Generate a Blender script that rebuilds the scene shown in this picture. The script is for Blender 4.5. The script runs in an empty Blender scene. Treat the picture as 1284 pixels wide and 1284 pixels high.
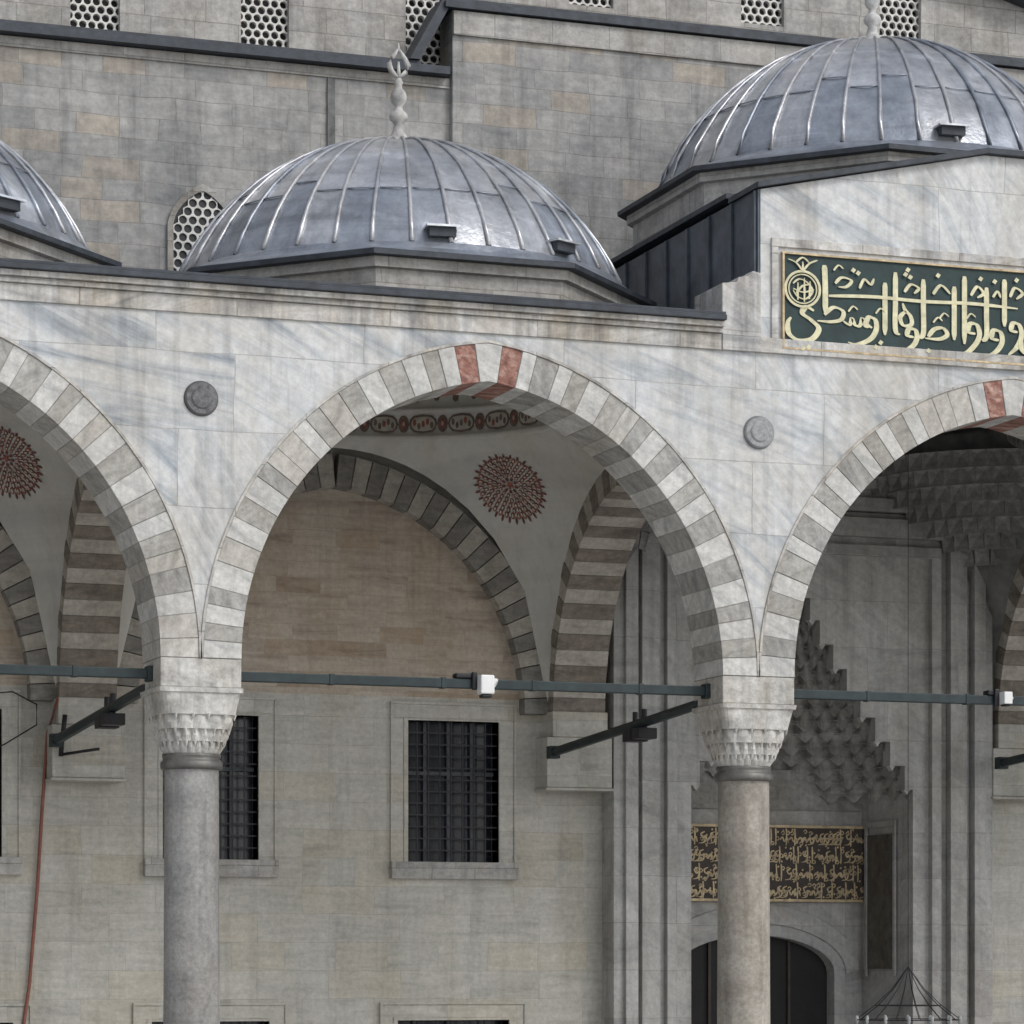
import bpy, math, random
from mathutils import Vector
random.seed(7)
rnd=random.random
sc=bpy.context.scene
sc.view_settings.view_transform='Standard'
sc.view_settings.look='None'
sc.view_settings.exposure=0
S=6.45
# ---------------------------------------------------------------- helpers
def empty(name,parent=None):
    o=bpy.data.objects.new(name,None); sc.collection.objects.link(o)
    if parent: o.parent=parent
    return o
class MB:
    def __init__(s): s.v=[];s.f=[];s.m=[]
    def poly(s,pts,m=0):
        i=len(s.v); s.v.extend([tuple(p) for p in pts]); s.f.append(list(range(i,i+len(pts)))); s.m.append(m)
    def box(s,x0,x1,y0,y1,z0,z1,m=0):
        i=len(s.v)
        s.v+= [(x0,y0,z0),(x1,y0,z0),(x1,y1,z0),(x0,y1,z0),(x0,y0,z1),(x1,y0,z1),(x1,y1,z1),(x0,y1,z1)]
        for q in ((0,3,2,1),(4,5,6,7),(0,1,5,4),(1,2,6,5),(2,3,7,6),(3,0,4,7)):
            s.f.append([i+k for k in q]); s.m.append(m)
    def prism(s,pts,y0,y1,m=0,ms=None):
        n=len(pts); i=len(s.v)
        s.v+=[(x,y0,z) for x,z in pts]+[(x,y1,z) for x,z in pts]
        s.f.append(list(range(i,i+n))); s.m.append(m)
        s.f.append(list(range(i+2*n-1,i+n-1,-1))); s.m.append(m)
        for k in range(n):
            k2=(k+1)%n
            s.f.append([i+k,i+n+k,i+n+k2,i+k2]); s.m.append(m if ms is None else ms)
    def tube(s,pts,r,m=0,n=8,cap=True):
        pts=[Vector(p) for p in pts]; base=len(s.v); N=len(pts)
        for k,p in enumerate(pts):
            d=(pts[min(k+1,N-1)]-pts[max(k-1,0)]).normalized()
            up=Vector((0,0,1)) if abs(d.z)<.9 else Vector((1,0,0))
            a=d.cross(up).normalized(); b=a.cross(d)
            rr=r[k] if isinstance(r,(list,tuple)) else r
            for j in range(n):
                t=2*math.pi*j/n
                s.v.append(tuple(p+a*math.cos(t)*rr+b*math.sin(t)*rr))
        for k in range(N-1):
            for j in range(n):
                s.f.append([base+k*n+j,base+k*n+(j+1)%n,base+(k+1)*n+(j+1)%n,base+(k+1)*n+j]); s.m.append(m)
        if cap:
            s.f.append([base+j for j in range(n)][::-1]); s.m.append(m)
            s.f.append([base+(N-1)*n+j for j in range(n)]); s.m.append(m)
    def lathe(s,cx,cy,prof,m=0,n=32):
        base=len(s.v)
        for r,z in prof:
            for j in range(n):
                t=2*math.pi*j/n; s.v.append((cx+r*math.cos(t),cy+r*math.sin(t),z))
        for k in range(len(prof)-1):
            for j in range(n):
                s.f.append([base+k*n+j,base+k*n+(j+1)%n,base+(k+1)*n+(j+1)%n,base+(k+1)*n+j]); s.m.append(m)
    def build(s,name,mats,parent=None,smooth=False,recalc=True,bevel=0):
        me=bpy.data.meshes.new(name); me.from_pydata(s.v,[],s.f)
        for mt in mats: me.materials.append(mt)
        for p,mi in zip(me.polygons,s.m): p.material_index=mi; p.use_smooth=smooth
        me.update()
        o=bpy.data.objects.new(name,me); sc.collection.objects.link(o)
        if parent: o.parent=parent
        if recalc:
            import bmesh
            bm=bmesh.new(); bm.from_mesh(me); bmesh.ops.recalc_face_normals(bm,faces=bm.faces); bm.to_mesh(me); bm.free()
        if bevel:
            b=o.modifiers.new("bev",'BEVEL'); b.width=bevel; b.segments=2; b.limit_method='ANGLE'
        return o
# ---------------------------------------------------------------- materials
def ramp(nt,cols,pos=None,interp='LINEAR'):
    r=nt.nodes.new('ShaderNodeValToRGB'); cr=r.color_ramp; cr.interpolation=interp
    n=len(cols)
    for i in range(n-2): cr.elements.new(0.5)
    for i,c in enumerate(cols):
        cr.elements[i].position = pos[i] if pos else i/(n-1)
        cr.elements[i].color=(c[0],c[1],c[2],1)
    return r
def mth(nt,op,a,b=None,clamp=False):
    n=nt.nodes.new('ShaderNodeMath'); n.operation=op; n.use_clamp=clamp
    for i,x in enumerate((a,b)):
        if x is None: continue
        if isinstance(x,(int,float)): n.inputs[i].default_value=x
        else: nt.links.new(x,n.inputs[i])
    return n.outputs[0]
def mix(nt,fac,a,b,mode='MIX'):
    n=nt.nodes.new('ShaderNodeMix'); n.data_type='RGBA'; n.blend_type=mode
    if isinstance(fac,(int,float)): n.inputs[0].default_value=fac
    else: nt.links.new(fac,n.inputs[0])
    for i,x in ((6,a),(7,b)):
        if isinstance(x,tuple): n.inputs[i].default_value=(x[0],x[1],x[2],1)
        else: nt.links.new(x,n.inputs[i])
    return n.outputs[2]
def noise(nt,vec,scale,detail=3,rough=.6,dist=0):
    n=nt.nodes.new('ShaderNodeTexNoise'); n.inputs['Scale'].default_value=scale
    n.inputs['Detail'].default_value=detail; n.inputs['Roughness'].default_value=rough
    n.inputs['Distortion'].default_value=dist
    nt.links.new(vec,n.inputs['Vector']); return n.outputs['Fac']
def stone(name,cols,brick=None,vein=(3,1,0),veincontrast=(.3,.7),cellw=.5,stain=.5,staincol=(.55,.5,.44),
          mortar=(.5,.48,.45),mort=.008,rough=.75,bump=.25,grime=.35,spec=.3,metal=0,fine=.25,finescale=14,tint=None,tintamt=.8,grimepos=(.5,.8),wander=.06):
    """vein=(across scale, along scale, angle deg)"""
    m=bpy.data.materials.new(name); m.use_nodes=True; nt=m.node_tree
    b=nt.nodes['Principled BSDF']; L=nt.links.new
    tc=nt.nodes.new('ShaderNodeTexCoord'); sp=nt.nodes.new('ShaderNodeSeparateXYZ'); L(tc.outputs['Object'],sp.inputs[0])
    u=mth(nt,'ADD',sp.outputs[0],mth(nt,'MULTIPLY',sp.outputs[1],.93))
    cb=nt.nodes.new('ShaderNodeCombineXYZ'); L(u,cb.inputs[0]); L(sp.outputs[2],cb.inputs[1])
    vec3=tc.outputs['Object']; uv=cb.outputs[0]
    if brick:
        br=nt.nodes.new('ShaderNodeTexBrick'); br.inputs['Color1'].default_value=(0,0,0,1); br.inputs['Color2'].default_value=(1,1,1,1)
        br.inputs['Mortar'].default_value=(.5,.5,.5,1); br.inputs['Scale'].default_value=1
        br.inputs['Brick Width'].default_value=brick[0]; br.inputs['Row Height'].default_value=brick[1]
        br.inputs['Mortar Size'].default_value=mort; br.inputs['Mortar Smooth'].default_value=.3
        br.offset=.37; br.squash=.72; br.squash_frequency=3
        dn=nt.nodes.new('ShaderNodeTexNoise'); dn.inputs['Scale'].default_value=1.3; dn.inputs['Detail'].default_value=1; L(uv,dn.inputs['Vector'])
        vm=nt.nodes.new('ShaderNodeVectorMath'); vm.operation='MULTIPLY_ADD'; L(dn.outputs['Color'],vm.inputs[0])
        vm.inputs[1].default_value=(wander,wander*.7,0); L(uv,vm.inputs[2])
        L(vm.outputs[0],br.inputs['Vector'])
        cell=br.outputs['Color']; mfac=br.outputs['Fac']
        off=mth(nt,'MULTIPLY',cell,53.0)
    else: cell=None; off=None
    mp=nt.nodes.new('ShaderNodeMapping')
    cb2=nt.nodes.new('ShaderNodeCombineXYZ'); L(u,cb2.inputs[0]); L(sp.outputs[2],cb2.inputs[1])
    if off: L(off,cb2.inputs[2])
    ang=vein[2]
    if ang:
        if cell is not None:
            vr=nt.nodes.new('ShaderNodeVectorRotate'); vr.rotation_type='Z_AXIS'
            L(cb2.outputs[0],vr.inputs['Vector'])
            L(mth(nt,'ADD',mth(nt,'MULTIPLY',cell,1.1),math.radians(ang)-.55),vr.inputs['Angle'])
            L(vr.outputs[0],mp.inputs[0])
        else:
            mp.inputs['Rotation'].default_value=(0,0,math.radians(ang)); L(cb2.outputs[0],mp.inputs[0])
    else: L(cb2.outputs[0],mp.inputs[0])
    mp2=nt.nodes.new('ShaderNodeMapping'); mp2.inputs['Scale'].default_value=(vein[1],vein[0],1); L(mp.outputs[0],mp2.inputs[0])
    n1=noise(nt,mp2.outputs[0],1,4,.62,.6)
    mr=nt.nodes.new('ShaderNodeMapRange'); mr.inputs[1].default_value=veincontrast[0]; mr.inputs[2].default_value=veincontrast[1]; L(n1,mr.inputs[0])
    f=mr.outputs[0]
    if cell is not None:
        f=mth(nt,'ADD',mth(nt,'MULTIPLY',f,1-cellw),mth(nt,'MULTIPLY',cell,cellw))
    rp=ramp(nt,cols); L(f,rp.inputs[0]); col=rp.outputs[0]
    if tint and cell is not None:
        tt=mth(nt,'FRACT',mth(nt,'MULTIPLY',cell,7.31)); tm=mth(nt,'GREATER_THAN',tt,.80)
        col=mix(nt,mth(nt,'MULTIPLY',tm,tintamt),col,mix(nt,1,col,tint,'MULTIPLY'))
    mp3=nt.nodes.new('ShaderNodeMapping'); mp3.inputs['Scale'].default_value=(1.3,.8,.45); L(vec3,mp3.inputs[0])
    n2=noise(nt,mp3.outputs[0],1.1,4,.65,.3)
    r2=ramp(nt,[(0,0,0),(1,1,1)],[.42,.68]); L(n2,r2.inputs[0])
    col=mix(nt,mth(nt,'MULTIPLY',r2.outputs[0],stain),col,mix(nt,1,col,staincol,'MULTIPLY'))
    mp4=nt.nodes.new('ShaderNodeMapping'); mp4.inputs['Scale'].default_value=(5,5,.35); L(vec3,mp4.inputs[0])
    n3=noise(nt,mp4.outputs[0],1,3,.7)
    r3=ramp(nt,[(1,1,1),(.42,.42,.43)],list(grimepos)); L(n3,r3.inputs[0])
    col=mix(nt,grime,col,mix(nt,1,col,r3.outputs[0],'MULTIPLY'))
    n4=noise(nt,vec3,finescale,3,.75)
    r4=ramp(nt,[(.5,.5,.5),(1.3,1.3,1.3)],[.32,.68]); L(n4,r4.inputs[0])
    col=mix(nt,fine,col,mix(nt,1,col,r4.outputs[0],'MULTIPLY'))
    if brick:
        col=mix(nt,mth(nt,'MULTIPLY',mfac,.75),col,mix(nt,1,col,mortar,'MULTIPLY'))
    L(col,b.inputs['Base Color']); b.inputs['Roughness'].default_value=rough
    b.inputs['Specular IOR Level'].default_value=spec; b.inputs['Metallic'].default_value=metal
    if bump:
        h=n4
        if brick: h=mth(nt,'SUBTRACT',h,mth(nt,'MULTIPLY',mfac,.8))
        bp=nt.nodes.new('ShaderNodeBump'); bp.inputs['Strength'].default_value=bump; bp.inputs['Distance'].default_value=.03
        L(h,bp.inputs['Height']); L(bp.outputs[0],b.inputs['Normal'])
    return m
def flat(name,col,rough=.6,metal=0,var=.3,scale=6,bump=0):
    m=bpy.data.materials.new(name); m.use_nodes=True; nt=m.node_tree; b=nt.nodes['Principled BSDF']
    tc=nt.nodes.new('ShaderNodeTexCoord'); n=noise(nt,tc.outputs['Object'],scale,3,.65)
    lo=tuple(c*(1-var) for c in col); hi=tuple(min(1,c*(1+var)) for c in col)
    r=ramp(nt,[lo,hi],[.3,.7]); nt.links.new(n,r.inputs[0]); nt.links.new(r.outputs[0],b.inputs['Base Color'])
    b.inputs['Roughness'].default_value=rough; b.inputs['Metallic'].default_value=metal
    return m
ASH=stone("ashlar_grey",[(.16,.165,.17),(.29,.29,.285),(.36,.355,.34),(.41,.40,.385),(.50,.49,.46)],brick=(.74,.27),vein=(7,1.4,0),veincontrast=(.22,.78),cellw=.36,stain=.75,staincol=(.58,.60,.63),grime=.7,mortar=(.72,.7,.68),mort=.007,fine=.4,finescale=7,tint=(1.06,.96,.84),wander=.10)
ASHL=stone("ashlar_light",[(.3,.3,.29),(.42,.41,.39),(.52,.5,.47)],brick=(.8,.33),vein=(5,1.5,0),cellw=.35,stain=.6,grime=.6,mortar=(.6,.58,.55),fine=.4)
WALLG=stone("gallery_wall_stone",[(.38,.37,.335),(.47,.46,.42),(.53,.515,.47),(.58,.565,.515)],brick=(.95,.36),vein=(9,1.3,0),cellw=.28,stain=.55,staincol=(.76,.735,.665),mortar=(.76,.74,.7),grime=.35,mort=.004,fine=.28,tint=(1,.96,.90))
WALLT=stone("lunette_stone",[(.27,.225,.18),(.42,.365,.305),(.49,.43,.36),(.54,.475,.40)],brick=(.8,.2),vein=(9,1.2,0),cellw=.30,stain=.6,staincol=(.82,.73,.64),mortar=(.84,.8,.76),grime=.35,mort=.004,fine=.3,tint=(.84,.77,.69))
MARB=stone("spandrel_marble",[(.25,.28,.31),(.40,.43,.46),(.56,.575,.585),(.65,.655,.645),(.50,.515,.525),(.68,.675,.655)],brick=(2.3,.82),vein=(4.2,.45,38),veincontrast=(.29,.71),cellw=.25,stain=.7,staincol=(.76,.71,.64),mortar=(.62,.6,.58),mort=.006,rough=.55,bump=.12,grime=.65,fine=.3,finescale=9)
MARBW=stone("course_marble",[(.34,.34,.335),(.52,.515,.50),(.63,.62,.60),(.69,.68,.66)],brick=(1.7,.9),vein=(7,.7,8),cellw=.2,stain=.85,staincol=(.74,.66,.55),rough=.6,bump=.15,grime=.9,grimepos=(.44,.72),fine=.4)
V1=stone("voussoir_white",[(.44,.445,.44),(.60,.595,.57),(.70,.69,.66)],vein=(7,1,30),stain=.6,staincol=(.75,.72,.68),bump=.15,grime=.5,fine=.4)
V2=stone("voussoir_cream",[(.42,.41,.38),(.55,.53,.49),(.64,.62,.58)],vein=(7,2,120),stain=.6,bump=.15,grime=.5,fine=.4)
V3=stone("voussoir_grey",[(.28,.275,.265),(.39,.385,.365),(.48,.47,.45)],vein=(9,2,60),stain=.5,bump=.2,grime=.5,fine=.45)
V4=stone("voussoir_greenish",[(.32,.315,.29),(.43,.42,.39),(.50,.49,.455)],vein=(9,2,150),stain=.5,bump=.2,grime=.5,fine=.45)
VR=stone("voussoir_red",[(.18,.085,.07),(.34,.17,.135),(.54,.38,.32)],vein=(14,8,20),stain=.5,bump=.2,grime=.5,fine=.6)
D1=stone("rib_dark",[(.16,.14,.12),(.245,.215,.18),(.30,.265,.225)],vein=(9,3,0),stain=.4,bump=.2,fine=.4)
D2=stone("rib_light",[(.38,.355,.31),(.48,.45,.40),(.55,.52,.46)],vein=(9,3,0),stain=.5,bump=.2,fine=.4)
W1=stone("wall_arch_dark",[(.17,.165,.15),(.24,.23,.21),(.30,.285,.26)],vein=(9,3,0),stain=.4,bump=.2,fine=.4)
W2=stone("wall_arch_light",[(.31,.29,.255),(.41,.385,.34),(.48,.455,.40)],vein=(9,3,0),stain=.4,bump=.2,fine=.4)
MORT=flat("lime_mortar",(.34,.33,.31),.9)
MORTD=flat("dark_mortar",(.2,.18,.16),.9)
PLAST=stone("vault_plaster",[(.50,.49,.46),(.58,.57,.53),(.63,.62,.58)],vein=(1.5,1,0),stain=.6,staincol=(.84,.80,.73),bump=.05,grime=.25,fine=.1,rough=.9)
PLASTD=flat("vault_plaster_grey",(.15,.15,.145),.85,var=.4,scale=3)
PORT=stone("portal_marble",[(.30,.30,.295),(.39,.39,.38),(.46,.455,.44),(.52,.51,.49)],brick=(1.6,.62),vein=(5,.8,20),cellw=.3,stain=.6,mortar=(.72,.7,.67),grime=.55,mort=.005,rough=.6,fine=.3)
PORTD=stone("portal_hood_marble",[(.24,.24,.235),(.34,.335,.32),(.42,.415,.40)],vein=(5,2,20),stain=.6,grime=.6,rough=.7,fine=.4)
COLG=stone("column_granite",[(.23,.23,.225),(.31,.305,.295),(.37,.365,.35)],vein=(2,2,0),stain=.5,bump=.1,grime=.7,fine=.5,finescale=20,rough=.5)
COLT=stone("column_beige",[(.26,.235,.2),(.36,.33,.285),(.43,.40,.35)],vein=(2,2,0),stain=.6,bump=.1,grime=.7,fine=.5,finescale=20,rough=.5)
CAPM=stone("capital_marble",[(.40,.39,.37),(.56,.55,.52),(.66,.65,.62)],vein=(5,2,10),stain=.8,staincol=(.70,.64,.56),bump=.2,grime=.7,fine=.5)
def leadmat(n,c,rough):
    return stone(n,[tuple(x*.6 for x in c),tuple(x*.9 for x in c),c,tuple(min(1,x*1.45) for x in c)],vein=(2.2,1.0,0),veincontrast=(.3,.70),stain=.65,staincol=(.52,.56,.63),rough=rough,bump=.3,grime=.5,spec=.6,metal=.6,fine=.35,finescale=5)
LEAD=[leadmat("lead_a",(.52,.535,.565),.33),leadmat("lead_b",(.65,.66,.68),.29),leadmat("lead_c",(.38,.41,.46),.38)]
LEADR=leadmat("lead_rib",(.62,.62,.63),.35)
LEADD=flat("lead_dark",(.04,.047,.058),.55,.2,var=.4)
LEADW=flat("lead_cladding",(.08,.095,.115),.45,.3,var=.45,scale=3)
BRONZE=flat("collar_bronze",(.15,.145,.135),.5,.4)
IRON=flat("iron_green",(.022,.034,.037),.5,.3)
BLACK=flat("black_metal",(.015,.015,.018),.5,.2)
GLASS=flat("dark_glass",(.012,.016,.024),.2,0)
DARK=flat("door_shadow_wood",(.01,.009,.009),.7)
GRN=flat("panel_green",(.009,.030,.031),.6,var=.35)
GOLD=flat("gilt_letters",(.62,.585,.39),.5,.1,var=.2,scale=9)
GOLDB=flat("gilt_bronze",(.46,.36,.22),.5,.2,var=.4,scale=12)
DBRN=flat("dark_brown_ground",(.05,.04,.035),.7)
REDP=flat("red_paint",(.25,.085,.065),.8,var=.35,scale=14)
BRNP=flat("brown_paint",(.15,.11,.09),.8,var=.3,scale=14)
WHITE=flat("white_plastic",(.75,.75,.74),.4,var=.05)
HOLE=flat("window_dark",(.008,.009,.011),.5)
GRILLE=flat("plaster_grille",(.62,.61,.58),.8,var=.2)
PIPE=flat("red_hose",(.22,.075,.05),.5)
PAVE=stone("paving_marble",[(.45,.45,.44),(.54,.53,.51),(.60,.59,.56)],vein=(1,1,0),stain=.4,rough=.6,bump=.1)
FIN=stone("finial_stone",[(.4,.4,.4),(.55,.55,.54),(.66,.65,.63)],vein=(4,3,0),stain=.6,bump=.2,fine=.5)
# ---------------------------------------------------------------- top-level objects
mosque=empty("mosque")
# ---------------------------------------------------------------- arches
def arch_pt(a,h,t,phi_frac):
    c=(h*h-a*a)/(2*a); R=a+c; th=math.acos(c/R)
    sgn=-1 if phi_frac<0 else 1
    ang=(1-abs(phi_frac))*th
    x=(R+t)*math.cos(ang)-c; z=(R+t)*math.sin(ang)
    if abs(phi_frac)<1e-6:
        x=0; z=math.sqrt((R+t)**2-c*c)
    return sgn*max(x,0) if ang>1.2 else sgn*x, z
def arch_ring(mb,cs,zs,a,h,t,d0,d1,joints,matf,axis='x',shrink=.0035,seg=2,jit=.006):
    for k in range(len(joints)-1):
        f0,f1=joints[k],joints[k+1]
        e=shrink/3.1/1.45
        f0+=e; f1-=e
        inn=[];out=[]
        for j in range(seg+1):
            ff=f0+(f1-f0)*j/seg
            p=arch_pt(a,h,0.0,ff); q=arch_pt(a,h,t,ff); inn.append(p); out.append(q)
        pts=inn+out[::-1]
        m=matf(k,len(joints)-1)
        dj=(rnd()-.5)*jit
        if axis=='x':
            P0=[(cs+s,d0+dj,zs+z) for s,z in pts]; P1=[(cs+s,d1,zs+z) for s,z in pts]
        else:
            P0=[(d0+dj,cs+s,zs+z) for s,z in pts]; P1=[(d1,cs+s,zs+z) for s,z in pts]
        n=len(pts); i=len(mb.v); mb.v+=P0+P1
        mb.f.append(list(range(i,i+n))); mb.m.append(m)
        mb.f.append(list(range(i+2*n-1,i+n-1,-1))); mb.m.append(m)
        for q in range(n):
            q2=(q+1)%n; mb.f.append([i+q,i+n+q,i+n+q2,i+q2]); mb.m.append(m)
def arch_core(mb,cs,zs,a,h,t0,t1,d0,d1,m,axis='x',n=48):
    for k in range(n):
        f0=-1+2*k/n; f1=-1+2*(k+1)/n
        pts=[arch_pt(a,h,t0,f0),arch_pt(a,h,t0,f1),arch_pt(a,h,t1,f1),arch_pt(a,h,t1,f0)]
        if axis=='x':
            A=[(cs+s,d0,zs+z) for s,z in pts]; B=[(cs+s,d1,zs+z) for s,z in pts]
        else:
            A=[(d0,cs+s,zs+z) for s,z in pts]; B=[(d1,cs+s,zs+z) for s,z in pts]
        mb.poly(A,m); mb.poly(B[::-1],m)
        mb.poly([A[0],A[1],B[1],B[0]],m); mb.poly([A[3],A[2],B[2],B[3]],m)
def joints_sym(n_half,jit,key=.022):
    def seq():
        w=[1+(rnd()-.5)*jit for _ in range(n_half)]; s=sum(w[1:]); r=.046
        out=[key,key+r]; acc=key+r
        for x in w[1:]:
            acc+=x/s*(1-key-r); out.append(acc)
        out[-1]=1
        return out
    a=seq(); b=seq()
    return [-x for x in a][::-1]+b
A_,H_,T_=2.785,3.13,.42; ZS=3.3
bays=[-2,-1,0,1,2,3]
FR=-.42; BK=.42
walls=MB(); vous=MB(); core=MB()
for b in bays:
    cx=S*(b+.5)
    N=40; pts=[arch_pt(A_,H_,T_,-1+2*k/N) for k in range(N+1)]
    xs=[-S/2]+[p[0] for p in pts]+[S/2]; zs_=[0]+[p[1] for p in pts]+[0]
    for yy in (FR,BK):
        for k in range(len(xs)-1):
            walls.poly([(cx+xs[k],yy,ZS+zs_[k]),(cx+xs[k+1],yy,ZS+zs_[k+1]),(cx+xs[k+1],yy,7.2),(cx+xs[k],yy,7.2)],0)
    J=joints_sym(22,.5)
    def mf(k,n):
        mid=(n-1)//2
        if k==mid: return 0
        if abs(k-mid)==1: return 4
        if (k-mid)%2==0: return random.choice([0,0,0,1])
        return random.choice([2,3,3,2,3,1])
    arch_ring(vous,cx,ZS,A_,H_,T_-.004,FR-.008,BK+.006,J,mf,jit=.012)
    arch_core(core,cx,ZS,A_,H_,.006,T_,FR+.004,BK-.004,0)
    arch_core(core,cx,ZS,A_,H_,T_,T_+.028,FR-.02,FR+.01,1)
walls.build("arcade_wall",[MARB],mosque,recalc=False)
vous.build("arcade_voussoirs",[V1,V2,V3,V4,VR],mosque,bevel=.004)
core.build("arcade_arch_core",[MORT,MARBW],mosque)
imp=MB()
for i in range(-2,5):
    imp.box(S*i-.44,S*i+.44,FR-.004,BK+.004,2.99,ZS-.003,0)
imp.build("impost_blocks",[CAPM],mosque,bevel=.01)
md=MB()
for i in range(-1,4):
    cx=S*i; cz=6.05; mm=0 if i!=1 else 2
    ring=[(r,yy) for r,yy in ((.0,-.475),(.10,-.475),(.12,-.46),(.165,-.46),(.18,-.45),(.19,-.42))]
    n=32;base=len(md.v)
    for r,yy in ring:
        for j in range(n):
            t=2*math.pi*j/n; md.v.append((cx+r*math.cos(t),yy,cz+r*math.sin(t)))
    for k in range(len(ring)-1):
        for j in range(n):
            md.f.append([base+k*n+j,base+k*n+(j+1)%n,base+(k+1)*n+(j+1)%n,base+(k+1)*n+j]); md.m.append(mm+(0 if k<3 else 1))
md.build("spandrel_bosses",[flat("boss_dark",(.13,.13,.135),.6,var=.5,scale=20),flat("boss_rim",(.09,.09,.09),.6),flat("boss_pale",(.28,.285,.29),.6,var=.3,scale=20),flat("boss_pale_rim",(.22,.225,.23),.6)],mosque)
co=MB()
def cornice(x0,x1):
    co.box(x0,x1,-.45,-.38,6.95,7.13,0)
    co.box(x0,x1,-.49,-.38,7.133,7.19,0)
    co.box(x0,x1,-.54,-.38,7.193,7.255,0)
    co.box(x0,x1,-.60,.45,7.258,7.315,1)
    co.box(x0,x1,-.57,.2,7.318,7.355,1)
cornice(-14,5.99); cornice(12.9+.5,24)
co.build("cornice",[MARBW,LEADD],mosque,bevel=.006)
# ---------------------------------------------------------------- roof of gallery
def rect_r(phi,hx0,hx1,hy0,hy1):
    c,s=math.cos(phi),math.sin(phi); r=1e9
    if c>1e-9: r=min(r,hx1/c)
    if c<-1e-9: r=min(r,hx0/c)
    if s>1e-9: r=min(r,hy1/s)
    if s<-1e-9: r=min(r,hy0/s)
    return r
def polar_angles(hx0,hx1,hy0,hy1,n=64):
    A=[2*math.pi*k/n for k in range(n)]
    A+=[math.atan2(y,x)%(2*math.pi) for x in (hx0,hx1) for y in (hy0,hy1)]
    return sorted(A)
def roof(mb,cx,cy,x0,x1,y0,y1,r0,zf,m=0):
    A=polar_angles(x0-cx,x1-cx,y0-cy,y1-cy)
    for k in range(len(A)):
        a,b=A[k],A[(k+1)%len(A)]
        P=[]
        for ang,which in ((a,0),(b,0),(b,1),(a,1)):
            r=r0 if which==0 else rect_r(ang,x0-cx,x1-cx,y0-cy,y1-cy)
            x=cx+r*math.cos(ang); y=cy+r*math.sin(ang); P.append((x,y,zf(x,y)))
        mb.poly(P,m)
rf=MB()
DY=2.85
for b in bays:
    if b==1: continue
    roof(rf,S*(b+.5),DY,S*b,S*(b+1),-.4,6.25,2.6,lambda x,y:7.30+.045*(y+.4))
roof(rf,9.675,3.3,6.5,12.85,-.35,6.15,2.7,lambda x,y:8.84+.12*min(1,(y+.4)))
rf.build("gallery_roof",[LEADW],mosque,recalc=False)
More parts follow.
